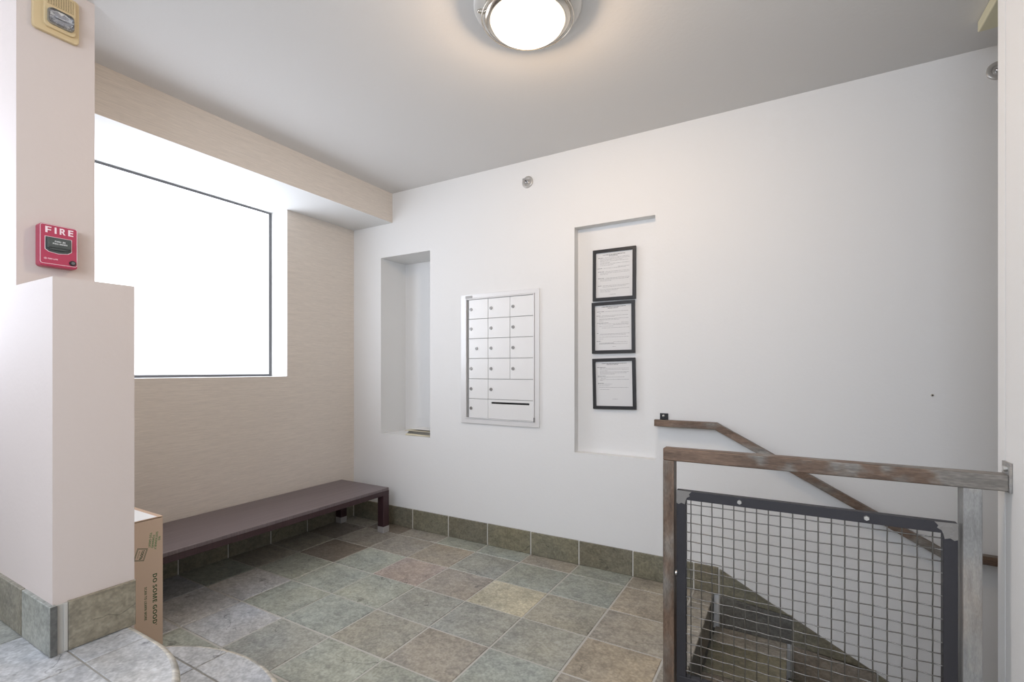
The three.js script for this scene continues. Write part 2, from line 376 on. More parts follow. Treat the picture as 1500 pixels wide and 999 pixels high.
// ---------------------------------------------------------------- landing and the step below it, both with rounded slate edges
const arc = (c, r, a0, a1, n) => Array.from({ length: n + 1 }, (_, i) => { const a = (a0 + (a1 - a0) * i / n) * Math.PI / 180; return [c[0] + r * Math.cos(a), c[1] + r * Math.sin(a)]; });   // in (x, -z)
function nosing(line, y, r) {                                      // half-round lip along a line in (x, -z), turned outward
  const prof = Array.from({ length: 9 }, (_, i) => { const a = Math.PI / 2 - Math.PI * i / 8; return [Math.cos(a) * r, Math.sin(a) * r]; });
  const pos = [], uv = [], idx = []; let run = 0;
  line.forEach((p, i) => {
    const q = line[Math.max(0, i - 1)], s = line[Math.min(line.length - 1, i + 1)], d = [s[0] - q[0], s[1] - q[1]], l = Math.hypot(...d), nx = -d[1] / l, ny = d[0] / l;
    if (i) run += Math.hypot(p[0] - q[0], p[1] - q[1]);
    for (const [a, b] of [[-0.005, r - 0.0003], ...prof, [-0.03, -r]]) { pos.push(p[0] + nx * (a - r), y - r + b, -(p[1] + ny * (a - r))); uv.push(run, b * 2 + a); }
  });
  const m = prof.length + 2;
  for (let i = 0; i + 1 < line.length; i++) for (let k = 0; k + 1 < m; k++) { const a = i * m + k; idx.push(a, a + 1, a + m, a + 1, a + m + 1, a + m); }
  const g = new THREE.BufferGeometry();
  g.setAttribute('position', new THREE.Float32BufferAttribute(pos, 3)); g.setAttribute('uv', new THREE.Float32BufferAttribute(uv, 2)); g.setIndex(idx);
  g.computeVertexNormals();
  const flip = g.attributes.normal.getY(0) < 0;
  if (flip) { for (let i = 0; i < idx.length; i += 3) [idx[i], idx[i + 1]] = [idx[i + 1], idx[i]]; g.setIndex(idx); g.computeVertexNormals(); }
  return g;
}
function platform(name, label, y, edge, backX, linesX, linesZ, tone) {
  // edge runs from the far side (-z) round the front to the near side, in (x, -z), clockwise; region counter-clockwise
  const off = (k) => edge.map((p, i) => { const q = edge[Math.max(0, i - 1)], s = edge[Math.min(edge.length - 1, i + 1)], d = [s[0] - q[0], s[1] - q[1]], l = Math.hypot(...d); return [p[0] + d[1] / l * k, p[1] - d[0] / l * k]; });
  const lip = off(0.0183), riser = off(0.030);
  const closed = (l) => (backX === null ? [...l] : [...l, [backX, l[l.length - 1][1]], [backX, l[0][1]]]).reverse();
  const core = closed(riser);
  const sh = extrudeShape(core, y - 0.012, 0); sh.rotateX(-Math.PI / 2);
  const top = struct(name, metric(sh), darkGrout); top.userData.label = label;
  const bed = extrudeShape(closed(off(0.021)), 0.0105, 0); bed.rotateX(-Math.PI / 2); bed.translate(0, y - 0.0125, 0);
  mesh('mortar_bed', metric(bed), midGrout, top);
  const region = closed(lip);
  for (let i = 0; i + 1 < linesX.length; i++) for (let j = 0; j + 1 < linesZ.length; j++) {
    const cell = clip(rect(linesX[i] + gap * 0.6, linesX[i + 1] - gap * 0.6, -linesZ[j + 1] + gap * 0.6, -linesZ[j] - gap * 0.6), region);
    if (cell.length < 3 || area(cell) < 0.0008) continue;
    mesh('tile', slab(cell, flat(y - 0.012), 0.012, 0.0016, rr(0, 9), rr(0, 9)), S[tone[(i * 3 + j * 5) % tone.length]], top);
  }
  // lip and riser in pieces that end at the joints
  let start = 0, run = 0;
  for (let i = 1; i < edge.length; i++) {
    run += Math.hypot(edge[i][0] - edge[i - 1][0], edge[i][1] - edge[i - 1][1]);
    if (run > 0.30 || i === edge.length - 1) {
      mesh('rounded_edge', nosing(edge.slice(start, i + 1), y, 0.018), S.n, top);
      const line = riser.slice(start, i + 1), out = off(0.019).slice(start, i + 1);
      const pts = [...out, ...line.slice().reverse()].reverse();
      const g = extrudeShape(pts, y - 0.0365, 0); g.rotateX(-Math.PI / 2);
      mesh('riser_tile', metric(g, rr(0, 5), rr(0, 5)), S['ob'[start % 2]], top);
      start = i; run = 0;
    }
  }
  return top;
}
{
  // landing: a half round of 0.577 m on the entrance's axis
  const edge = [[-2.6, 0.777], [-2.2, 0.777], [-1.95, 0.777], ...arc([-1.76, 0.2], 0.577, 90, -90, 48), [-2.2, -0.377], [-3.09, -0.377]];
  platform('floor_landing', 'raised slate landing with a rounded edge', LAND, edge, XL, [-3.2, -2.85, -2.51, -2.165, -1.814, -1.47, -1.13], [-0.894, -0.604, -0.314, -0.024, 0.266, 0.556], 'lslsl');
  const C1 = [-1.676, 0.425], R1 = 0.613, C2 = [-1.812, 0.231], R2 = 0.85;
  const far = [...arc(C1, R1, 165, 55, 36), ...arc(C2, R2, 54, 0, 22)];
  const near = far.slice(0, -1).reverse().map((p) => [p[0], 0.462 - p[1]]);
  const e2 = [...far, ...near];
  platform('floor_step', 'single curved slate step below the landing', STEP, e2, null, [-2.49, -2.137, -1.787, -1.455, -1.12, -0.78], [-1.185, -0.895, -0.605, -0.315, -0.025, 0.265, 0.555, 0.845], 'lll');
}
// ---------------------------------------------------------------- slate bases along the walls
{
  const xs = [XL + 0.012]; for (let i = -5; i <= 1; i++) xs.push(X0 + PX * i); xs.push(STAIR.x + 0.022);
  const b = struct('baseboard_back', box(XL, STAIR.x + 0.02, 0.0, 0.143, ZB, ZB + 0.008), paleGrout);
  const tones = 'momoomomo';
  for (let i = 0; i + 1 < xs.length; i++) mesh('base_tile', slab(rect(xs[i] + gap, xs[i + 1] - gap, 0.001, 0.145, 0.0006), onBack(ZB + 0.002), 0.011, 0.002, rr(0, 9), rr(0, 9)), S[tones[i % 9]], b);
  const zs = [ZB + 0.012, -2.332, -2.042, -1.752, -1.463, -1.173, -0.883, -0.782];
  const c = struct('baseboard_left', box(XL, XL + 0.008, 0.0, 0.131, ZB, -0.782), paleGrout);
  for (let i = 0; i + 1 < zs.length; i++) mesh('base_tile', slab(rect(-zs[i + 1] + gap, -zs[i] - gap, 0.001, 0.133, 0.0006), onLeft(XL + 0.002), 0.011, 0.002, rr(0, 9), rr(0, 9)), S['mommomo'[i]], c);
  // base of the pier
  const y0 = LAND, y1 = LAND + 0.153;
  const p = struct('baseboard_pier', joined([box(-3.0, -1.935, y0, y1 - 0.003, -0.571, -0.564), box(-1.942, -1.935, y0, y1 - 0.003, -0.780, -0.571)]), grout);
  const xp = [-2.86, -2.51, -2.165, -1.928];
  for (let i = 0; i < 3; i++) mesh('base_tile', slab(rect(xp[i] + gap, xp[i + 1] - (i < 2 ? gap : 0), y0 + 0.002, y1, 0.0006), onBack(-0.5755), 0.0165, 0.002, rr(0, 9), rr(0, 9)), S['oys'[i]], p);
  mesh('base_tile', slab(rect(0.6045, 0.781, y0 + 0.003, y1, 0.0006), onLeft(-1.941), 0.012, 0.002, 3.3, 7.7), S.y, p);
  mesh('cut_edge', rbox(-1.9285, -1.9262, y0 + 0.002, y1 - 0.001, -0.5775, -0.5605, 0.001, 1, 2, 3), S.d, p);
  mesh('mortar_joint', rbox(-1.941, -1.931, y0 + 0.002, y1 - 0.002, -0.604, -0.5935, 0.002, 1), grout, p);
}
// ---------------------------------------------------------------- stair down to the right
{
  const core = [];
  for (let k = 0; k < 3; k++) core.push(box(STAIR.x - 0.015 + RUN * k, k < 2 ? STAIR.x - 0.012 + RUN * (k + 1) : STAIR.xEnd, -0.9, -RISE * (k + 1) - 0.012, ZB, STAIR.z));
  core.push(box(STAIR.x - 0.2, STAIR.x - 0.012, -0.9, -0.012, ZB, STAIR.z));
  core.push(box(STAIR.x - 0.2, STAIR.xEnd, -0.9, -0.2, STAIR.z, STAIR.z + 0.1));
  const st = struct('stair', joined(core), darkGrout, scene, 'slate stair going down along the back wall');
  const zs = [ZB, -2.622, -2.332, -2.042, STAIR.z];
  for (let k = 0; k < 3; k++) {
    const x = STAIR.x + RUN * k, yt = -RISE * (k + 1);
    const ends = k < 2 ? [x, x + RUN] : [x, x + 0.34, x + 0.68, x + 1.02, x + 1.36];
    for (let j = 0; j < 4; j++) {
      for (let e = 0; e + 1 < ends.length; e++) mesh('tread_tile', slab(rect(ends[e] + (e ? gap : 0.004), ends[e + 1] - gap * 0.5, -zs[j + 1] + gap, -zs[j] - gap, 0.0006), flat(yt - 0.012), 0.012, 0.003, rr(0, 9), rr(0, 9)), S['bokb'[(j + k) % 4]], st);
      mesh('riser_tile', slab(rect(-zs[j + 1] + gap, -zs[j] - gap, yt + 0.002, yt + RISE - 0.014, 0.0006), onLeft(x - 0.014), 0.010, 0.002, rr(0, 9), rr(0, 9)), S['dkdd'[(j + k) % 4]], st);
    }
  }
  // stepped base on the wall beside the stair
  const sk = struct('baseboard_stair', extrudeShapeAt([[STAIR.x + 0.02, -0.17], [0.0, -0.17], [0.0, -0.34], [RUN, -0.34], [RUN, -0.51], [2.2, -0.51], [2.2, -0.37], [0.66, -0.37], [STAIR.x + 0.02, 0.136]], 0.005, ZB), grout);
  const top = (x) => 0.139 - 0.515 * (x + 0.327);
  const piece = (poly, k) => mesh('base_tile', slab(poly, onBack(ZB + 0.002), 0.011, 0.002, rr(0, 9), rr(0, 9)), S[k], sk);
  for (let k = 0; k < 3; k++) {
    const xa = -0.327 + RUN * k, xb = xa + RUN - 0.004, yb = -RISE * k;
    piece([[xa + gap, yb], [xb, yb - 0.026], [xb, top(xb)], [xa + gap, top(xa + gap)]], 'omo'[k]);
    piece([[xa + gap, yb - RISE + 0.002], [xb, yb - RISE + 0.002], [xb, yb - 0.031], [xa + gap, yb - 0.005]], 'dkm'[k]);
  }
}
function extrudeShapeAt(pts, depth, z) { const g = extrudeShape(pts, depth, 0); g.translate(0, 0, z); return metric(g); }

// ---------------------------------------------------------------- mailboxes
{
  const t = thing('mailbox_unit', 'recessed white metal mailbox panel with keyed doors and an outgoing mail slot', 'mailbox', [-1.706, 0.824, ZB]);
  const zf = ZB + 0.009;
  const ring = (a, b, z0, d, bev) => { const g = extrudeShape(a, d, bev, [b]); g.translate(0, 0, z0); return metric(g); };
  const R = (x0, x1, y0, y1) => [[x0, y0], [x1, y0], [x1, y1], [x0, y1]];
  mesh('flange', ring(R(-2.015, -1.397, 0.824, 1.722), R(-1.978, -1.430, 0.856, 1.694), ZB, 0.010, 0.0015), mailFlange, t);
  mesh('back_panel', box(-1.978, -1.430, 0.856, 1.694, ZB + 0.0005, ZB + 0.003), mailGap, t);
  mesh('inner_frame', ring(R(-1.9765, -1.4315, 0.8575, 1.6925), R(-1.9665, -1.4385, 0.8625, 1.6855), ZB + 0.002, 0.013, 0.0015), mailFlange, t);
  const cols = [-1.953, -1.788, -1.615, -1.4395], rows = [1.685, 1.549, 1.413, 1.275, 1.134, 0.996, 0.863], g = 0.0016;
  const lockAt = (x, y, parent) => {
    const l = mesh('lock', rotated(new THREE.CylinderGeometry(0.0102, 0.0115, 0.006, 18), [Math.PI / 2, 0, 0], [x, y, zf + 0.003]), lockMetal, parent);
    return l;
  };
  const door = (x0, x1, y0, y1, lock, part = 'mailbox_door') => {
    const dz = rr(-0.0006, 0.0006);
    const d = mesh(part, rbox(x0 + g, x1 - g, y0 + g, y1 - g, ZB + 0.003, zf + dz, 0.0012, 1), mailWhite, t);
    if (lock) {
      lockAt(lock[0], lock[1], d);
      mesh('keyhole', box(lock[0] - 0.0009, lock[0] + 0.0009, lock[1] - 0.0045, lock[1] + 0.0045, zf + 0.0055, zf + 0.0063), black, d);
    }
    return d;
  };
  for (let r = 0; r < 6; r++) for (let c = 0; c < 3; c++) {
    if (r > 3 && c > 0) continue;
    const y = (rows[r] + rows[r + 1]) / 2;
    door(cols[c] + (c === 0 ? 0.004 : 0), cols[c + 1], rows[r + 1], rows[r], r === 2 && c === 0 ? [-1.882, y] : [cols[c] + 0.0235, y]);
  }
  door(cols[1], cols[3], rows[5], rows[4], [cols[1] + 0.0235, 1.064], 'parcel_door').userData.label = 'double-width parcel door';
  {
    const x0 = cols[1] + g, x1 = cols[3] - g, y0 = rows[6] + g, y1 = rows[5] - g;
    const s = extrudeShape(R(x0, x1, y0, y1), 0.005, 0.0008, [roundedRect(-1.762, -1.468, 0.9655, 0.9785, 0.006)]); s.translate(0, 0, ZB + 0.004);
    const m = mesh('outgoing_door', metric(s), mailWhite, t); m.userData.label = 'outgoing mail door with a long slot';
    mesh('slot', box(-1.764, -1.466, 0.9635, 0.9805, ZB + 0.0032, ZB + 0.0044), black, m);
  }
  mesh('name_plate', rbox(-1.975, -1.917, 1.6965, 1.7125, ZB + 0.0105, ZB + 0.0135, 0.001, 1), std({ color: 0xa9a9a7, roughness: 0.5 }), t);
  mesh('hinge_latch', rbox(-1.4365, -1.4275, 0.858, 0.888, ZB + 0.010, ZB + 0.018, 0.0015, 1), std({ color: 0x8f8f8e, roughness: 0.4, metalness: 0.6 }), t);
}
function rotated(g, r, p) { g.rotateX(r[0]); g.rotateY(r[1]); g.rotateZ(r[2]); g.translate(...p); return g; }

// ---------------------------------------------------------------- three framed notices in the shallow niche
function notice(lines) {                                           // a typed sheet, its words too small to read: only bars of ink
  let s = lines.seed; const q = () => { s = (s * 16807) % 2147483647; return s / 2147483647; };
  return canvasTexture(420, 540, (c, w, h) => {
    c.fillStyle = '#dddddc'; c.fillRect(0, 0, w, h);
    const bar = (x, y, len, hgt, tone) => { let at = x; while (at < x + len) { const k = 8 + q() * 26; c.fillStyle = `rgba(40,40,44,${tone * (0.75 + q() * 0.25)})`; c.fillRect(at, y, Math.min(k, x + len - at), hgt); at += k + 4; } };
    for (const [kind, y, x, len] of lines.rows) {
      if (kind === 'h') bar(x, y, len, 6, 0.85);
      else if (kind === 'b') bar(x, y, len, 5, 0.8);
      else bar(x, y, len, 3.4, 0.5);
    }
  });
}
const sheets = [
  { seed: 77, rows: [['h', 30, 80, 250], ['h', 44, 150, 100], ['b', 62, 26, 60], ['t', 64, 100, 280], ['t', 78, 50, 330], ['t', 92, 50, 250], ['t', 106, 50, 320], ['t', 122, 50, 110], ['t', 136, 50, 330], ['t', 152, 50, 150], ['b', 186, 20, 55], ['t', 188, 90, 250], ['t', 178, 250, 130], ['b', 226, 26, 70], ['t', 228, 110, 270], ['t', 244, 50, 330], ['t', 258, 50, 90], ['b', 304, 26, 70], ['t', 306, 110, 270], ['t', 320, 50, 320], ['t', 334, 50, 130], ['b', 392, 26, 40], ['t', 394, 80, 300], ['t', 408, 80, 260], ['t', 436, 50, 330], ['t', 450, 50, 200], ['t', 466, 50, 120], ['t', 500, 160, 70]] },
  { seed: 991, rows: [['h', 22, 80, 270], ['h', 38, 150, 120], ['b', 76, 26, 85], ['t', 78, 120, 260], ['t', 98, 50, 20], ['b', 124, 20, 45], ['t', 126, 80, 300], ['t', 138, 50, 180], ['t', 162, 50, 330], ['t', 174, 50, 230], ['t', 186, 50, 50], ['b', 210, 26, 130], ['t', 212, 300, 80], ['t', 226, 50, 330], ['t', 238, 210, 170], ['t', 250, 50, 160], ['t', 270, 80, 310], ['b', 330, 24, 20], ['t', 340, 60, 330], ['t', 352, 50, 300], ['t', 378, 50, 330], ['t', 400, 50, 45], ['b', 426, 20, 50], ['t', 438, 210, 160], ['b', 450, 50, 165], ['t', 460, 50, 320], ['t', 492, 200, 40]] },
  { seed: 3131, rows: [['h', 26, 75, 280], ['h', 38, 130, 130], ['b', 72, 20, 100], ['t', 84, 50, 330], ['t', 96, 50, 60], ['t', 102, 110, 270], ['t', 114, 50, 90], ['t', 128, 50, 330], ['t', 140, 50, 300], ['t', 154, 50, 170], ['b', 176, 26, 90], ['t', 188, 26, 300], ['t', 204, 60, 60], ['t', 218, 50, 330], ['t', 228, 50, 40], ['b', 262, 26, 65], ['t', 274, 26, 160], ['t', 292, 40, 120], ['t', 314, 40, 330], ['t', 338, 50, 110], ['t', 452, 190, 60]] },
];
const frameAt = [
  [-0.9215, 1.774, 0.266, 0.312, -0.004, 'black framed typed notice, uppermost of three in the shallow niche'],
  [-0.9275, 1.4535, 0.266, 0.313, 0.006, 'black framed typed notice between two others in the shallow niche'],
  [-0.9220, 1.1135, 0.266, 0.308, 0.020, 'black framed typed notice, lowest of three and hung slightly crooked'],
];
frameAt.forEach(([x, y, w, h, tilt, label], i) => {
  const zb = ZB - 0.0595, t = new THREE.Group(); t.name = numbered('picture_frame'); scene.add(t);
  t.position.set(x, y, zb); t.rotation.z = tilt;
  t.userData = { label, category: 'picture frame', group: 'framed notices in the shallow niche' };
  const b = 0.019, R = (k) => [[-w / 2 + k, -h / 2 + k], [w / 2 - k, -h / 2 + k], [w / 2 - k, h / 2 - k], [-w / 2 + k, h / 2 - k]];
  const f = extrudeShape(R(0), 0.015, 0.0015, [R(b)]); f.translate(0, 0, 0.003);
  mesh('frame_border', metric(f), frameBlack, t);
  const sheet = new THREE.BoxGeometry(w - 2 * b + 0.004, h - 2 * b + 0.004, 0.0012); sheet.translate(0, 0, 0.008);
  mesh('paper_sheet', sheet, [4].map(() => std({ map: notice(sheets[i]), roughness: 0.8 }))[0], t);
  const pane = new THREE.BoxGeometry(w - 2 * b + 0.004, h - 2 * b + 0.004, 0.001); pane.translate(0, 0, 0.0115);
  mesh('glass', pane, glassPane, t);
  const back = new THREE.BoxGeometry(w - 0.012, h - 0.012, 0.004); back.translate(0, 0, 0.002);
  mesh('backing_board', back, black, t);
});

// ---------------------------------------------------------------- post left lying in the deep niche
{
  const y = 0.6955, items = [
    ['envelope', 'thick cream mailer, lowest of the post in the deep niche', 0.014, 0xd8cfb4, -2.435, -2.872, 0.25, 0.15, 0.05],
    ['magazine', 'folded grey magazine between two mailers in the deep niche', 0.020, 0x8d8b82, -2.425, -2.868, 0.235, 0.145, -0.04],
    ['envelope', 'cream envelope with a sprung flap on the post in the deep niche', 0.005, 0xcdc5ae, -2.445, -2.866, 0.235, 0.14, 0.07],
    ['leaflet', 'white leaflet on top of the post in the deep niche', 0.004, 0xe4e3df, -2.405, -2.872, 0.20, 0.14, -0.02]];
  let at = y;
  for (const [name, label, th, hex, x, z, w, d, turn] of items) {
    const t = thing(name, label, name, [x, at, z], 'post lying in the deep niche'); t.userData.origin = undefined; delete t.userData.origin; t.rotation.y = turn;
    const m = std({ color: hex, roughness: 0.75 });
    const pages = name === 'magazine' ? 5 : 1;
    for (let k = 0; k < pages; k++) {
      const g = new RoundedBoxGeometry(w - k * 0.003, th / pages * 0.96, d - k * 0.002, 2, th / pages * 0.4); g.translate(k * 0.0015, th * (k + 0.5) / pages, 0);
      mesh(pages > 1 ? 'page_block' : 'body', g, pages > 1 && k % 2 ? std({ color: 0x6a6a64, roughness: 0.75 }) : m, t);
    }
    if (label.includes('flap')) {
      const s = extrudeShape([[-w / 2, 0], [w / 2, 0], [w / 2 - 0.04, 0.06], [-w / 2 + 0.04, 0.06]], 0.0012); s.rotateX(-Math.PI / 2 + 0.14); s.translate(0, th, d / 2 - 0.07);
      s.computeBoundingBox();
      mesh('flap', metric(s), m, t);
      at += th + 0.009;
    } else at += th;
  }
}

// ---------------------------------------------------------------- bench
{
  const x0 = -3.088, x1 = -2.577, z0 = -2.640, z1 = -1.09, yt = 0.325, L = 0.058;
  const t = thing('bench', 'long low espresso bench with pale foot caps under the window', 'bench', [(x0 + x1) / 2, 0, (z0 + z1) / 2]);
  mesh('seat', rbox(x0, x1 - 0.002, yt - 0.020, yt, z0, z1, 0.003, 2), espresso, t);
  mesh('apron', rbox(x1 - 0.034, x1, yt - 0.052, yt - 0.0195, z0, z1, 0.002, 2), espressoDark, t);
  mesh('apron', rbox(x0, x0 + 0.03, yt - 0.052, yt - 0.0195, z0, z1, 0.002, 2), espressoDark, t);
  mesh('apron', rbox(x0 + 0.03, x1 - 0.034, yt - 0.052, yt - 0.0195, z0, z0 + 0.03, 0.002, 2), espressoDark, t);
  mesh('apron', rbox(x0 + 0.03, x1 - 0.034, yt - 0.052, yt - 0.0195, z1 - 0.03, z1, 0.002, 2), espressoDark, t);
  for (const [lx, lz] of [[x1 - L, z0], [x0 + 0.002, z0], [x1 - L, z1 - L], [x0 + 0.002, z1 - L]]) {
    const leg = mesh('leg', rbox(lx, lx + L, 0.044, yt - 0.052, lz, lz + L, 0.003, 2), espressoDark, t);
    mesh('foot_cap', rbox(lx - 0.001, lx + L + 0.001, 0.0, 0.046, lz - 0.001, lz + L + 0.001, 0.003, 2), footCap, leg);
  }
}
// ---------------------------------------------------------------- cardboard box
{
  const zA = -0.795, zB = -1.060, xF = -2.37, xBk = -2.74, h = 0.562;
  const t = thing('cardboard_box', 'brown cardboard box printed in green beside the pier', 'box', [(xF + xBk) / 2, 0, (zA + zB) / 2]);
  const board = std({ color: 0xd4bca6, roughness: 0.85, map: boardMap });
  mesh('carton', joined([rbox(xBk, xF, 0.0, h - 0.006, zB, zA, 0.003, 1)]), board, t);
  for (const [za, zb, lift] of [[zA, (zA + zB) / 2 + 0.001, 0], [(zA + zB) / 2 - 0.001, zB, 0.003]]) {
    const g = rbox(xBk, xF, -0.002, 0.002, -Math.abs(za - zb), 0, 0.0015, 1);
    g.translate(0, h - 0.003 + (lift ? 0.001 : 0), za);
    mesh('top_flap', g, std({ color: 0xcdb197, roughness: 0.85 }), t);
  }
  mesh('shipping_label', box(xBk + 0.04, xF - 0.002, h + 0.0001, h + 0.0012, zB + 0.022, zA - 0.01), std({ color: 0xf2f2f0, roughness: 0.6 }), t).userData.label = 'white paper label on the lid';
  // print on the long face: the words run down it
  const W = 0.262, H = 0.552;
  const print = canvasTexture(524, 1104, (c, w, hh) => {
    c.clearRect(0, 0, w, hh);
    c.fillStyle = '#d4bca6'; c.fillRect(0, 0, w, hh);
    const green = '#33502f', down = (text, x, y, font, spread = 1, turn = Math.PI / 2) => { c.save(); c.translate(x, y); c.rotate(turn); c.scale(spread, 1); c.fillStyle = green; c.font = font; c.textAlign = 'left'; c.textBaseline = 'middle'; c.fillText(text, 0, 0); c.restore(); };
    const fit = (text, x, y, font, len) => { c.font = font; down(text, x, y, font, len / c.measureText(text).width); };
    fit("DO SOME GOOD'", 0.885 * w, 466, 'bold 45px sans-serif', 452);
    fit('SCAN TO LEARN MORE', 0.752 * w, 560, 'bold 25px sans-serif', 285);
    c.save(); c.translate(0.862 * w, 186); c.rotate(Math.PI / 2 + 0.10); c.fillStyle = '#3f7a43'; c.textAlign = 'center'; c.textBaseline = 'middle';
    c.font = 'bold 23px sans-serif'; c.fillText('NO', -14, -44); c.fillText('SUSTAINABLY', 0, -21); c.fillText('FORWARD', 4, 2); c.fillText('TOO GREAT', -12, 25); c.restore();
    c.save(); c.translate(0.685 * w, 275); c.rotate(Math.PI / 2 + 0.30); c.strokeStyle = '#3c4f3a'; c.fillStyle = '#33452f'; c.lineWidth = 3;
    c.strokeRect(-50, -38, 100, 76); c.strokeRect(-44, -32, 88, 64); c.font = 'bold 32px sans-serif'; c.textAlign = 'center'; c.textBaseline = 'middle'; c.fillText('100%', 0, -10); c.font = '13px sans-serif'; c.fillText('RECYCLED', 0, 16); c.restore();
  });
  const face = new THREE.BoxGeometry(W, H, 0.0006); face.rotateY(Math.PI / 2); face.translate(xF + 0.0003, H / 2 + 0.004, (zA + zB) / 2);
  mesh('printed_face', face, std({ map: print, roughness: 0.85 }), t).userData.label = 'side printed with green words';
}

// ---------------------------------------------------------------- fire alarm pull station and strobe on the partition end
{
  const X = -2.254, zA = -0.6165, zB = -0.7185, y0 = 1.556, y1 = 1.702, d = 0.036;
  const t = thing('fire_alarm', 'raspberry red fire alarm pull station on the partition end', 'fire alarm', [X, y0, (zA + zB) / 2]);
  const toFace = (g, x) => { g.rotateY(Math.PI / 2); g.translate(x, 0, 0); return g; };     // shapes are drawn in (s = -z, y)
  const body = extrudeShape(roundedRect(-zA, -zB, y0, y1, 0.009), d - 0.005, 0.004); mesh('housing', metric(toFace(body, X + 0.005)), alarmRed, t);
  const face = X + d + 0.0042;
  const ringOf = (a, b, x, th, name, m) => { const g = extrudeShape(a, th, 0, [b]); return mesh(name, metric(toFace(g, x)), m, t); };
  ringOf(roundedRect(-zA + 0.0015, -zB - 0.0015, y0 + 0.0085, y1 - 0.002, 0.007), roundedRect(-zA + 0.0027, -zB - 0.0027, y0 + 0.0097, y1 - 0.0032, 0.0062), face - 0.0006, 0.001, 'white_outline', alarmWhite);
  const font = await new FontLoader().loadAsync('fonts/droid/droid_sans_bold.typeface.json');
  const letters = (text, size, s, y, x, wide, name, m) => {
    const g = new TextGeometry(text, { font, size, depth: 0.0012, curveSegments: 4, bevelEnabled: false });
    g.computeBoundingBox(); const w = g.boundingBox.max.x - g.boundingBox.min.x;
    g.translate(-g.boundingBox.min.x, 0, 0); g.scale(wide / w, 1, 1); g.translate(s, y, 0);
    return mesh(name, metric(toFace(g, x)), m, t);
  };
  for (const [ch, a, b] of [['F', 0.119, 0.285], ['R', 0.515, 0.678], ['E', 0.755, 0.90]]) letters(ch, 0.0215, -zA + 0.0035 + 0.0955 * a, y1 - 0.0305, face - 0.0004, 0.0955 * (b - a), 'letter', alarmWhite);
  mesh('letter', rbox(face - 0.0004, face + 0.0008, y1 - 0.0305, y1 - 0.009, zA - 0.0035 - 0.0955 * 0.428, zA - 0.0035 - 0.0955 * 0.374, 0.0003, 1), alarmWhite, t);
  // the handle well and the handle
  const well = [[0, 0.063], [0.072, 0.063], [0.072, 0.018], [0.062, 0.010], [0.036, 0.006], [0.010, 0.010], [0, 0.018]].map(([a, b]) => [-zA + 0.0135 + a, y0 + 0.040 + b]).reverse();
  const shrink = (p, k) => { const cx = -zA + 0.0495, cy = y0 + 0.0745; return p.map(([a, b]) => [cx + (a - cx) * k, cy + (b - cy) * k]); };
  ringOf(well, shrink(well, 0.962), face - 0.0004, 0.0012, 'handle_outline', alarmWhite);
  mesh('handle_well', metric(toFace(extrudeShape(shrink(well, 0.96), 0.001), face - 0.0008)), handleGrey, t);
  const hd = [[0, 0.028], [0.062, 0.028], [0.062, -0.004], [0.050, -0.010], [0.012, -0.010], [0, -0.004]].map(([a, b]) => [-zA + 0.0185 + a, y0 + 0.068 + b]).reverse();
  const h = mesh('handle', metric(toFace(extrudeShape(hd, 0.006, 0.0012), face + 0.0006)), handleGrey, t);
  const handleFace = face + 0.0079;
  const words = canvasTexture(512, 200, (c, w, hh) => {
    c.fillStyle = '#4b5250'; c.fillRect(0, 0, w, hh); c.fillStyle = '#e6e9e8'; c.textAlign = 'center'; c.textBaseline = 'middle';
    c.font = 'bold 62px sans-serif'; c.fillText('PUSH  IN', w / 2, 62); c.fillText('PULL DOWN', w / 2, 138);
    c.font = 'bold 110px sans-serif'; c.fillText('\u2193', 34, 100); c.fillText('\u2193', w - 34, 100);
  });
  const wp = new THREE.BoxGeometry(0.056, 0.021, 0.0005); wp.rotateY(Math.PI / 2); wp.translate(handleFace, y0 + 0.0835, (zA + zB) / 2 - 0.0005);
  mesh('handle_words', wp, std({ map: words, roughness: 0.5 }), h);
  mesh('finger_ledge', rbox(face + 0.005, handleFace + 0.0035, y0 + 0.064, y0 + 0.068, -(-zA + 0.0775), -(-zA + 0.0225), 0.001, 1), std({ color: 0x3b403f, roughness: 0.5 }), h);
  const maker = canvasTexture(384, 64, (c, w, hh) => {
    c.fillStyle = '#b23a57'; c.fillRect(0, 0, w, hh); c.strokeStyle = c.fillStyle = '#f0d9df'; c.lineWidth = 5; c.beginPath(); c.ellipse(34, 32, 28, 22, 0, 0, 7); c.stroke();
    c.beginPath(); c.moveTo(14, 42); c.lineTo(32, 18); c.lineTo(36, 46); c.lineTo(54, 22); c.stroke();
    c.font = 'bold 46px sans-serif'; c.textBaseline = 'middle'; c.fillText('FIRE-LITE', 78, 34);
  });
  const mp = new THREE.BoxGeometry(0.050, 0.0083, 0.0005); mp.rotateY(Math.PI / 2); mp.translate(face + 0.0002, y0 + 0.0265, zA - 0.036);
  mesh('maker_mark', mp, std({ map: maker, roughness: 0.45 }), t);
  const lock = mesh('lock', rotated(new THREE.CylinderGeometry(0.0085, 0.0095, 0.006, 24), [0, 0, -Math.PI / 2], [face + 0.002, y0 + 0.0205, zB + 0.0145]), std({ color: 0x3b3b3d, roughness: 0.35, metalness: 0.5 }), t);
  mesh('lock_core', rotated(new THREE.CylinderGeometry(0.005, 0.005, 0.002, 18), [0, 0, -Math.PI / 2], [face + 0.0055, y0 + 0.0205, zB + 0.0145]), std({ color: 0x77777a, roughness: 0.35, metalness: 0.6 }), lock);
}
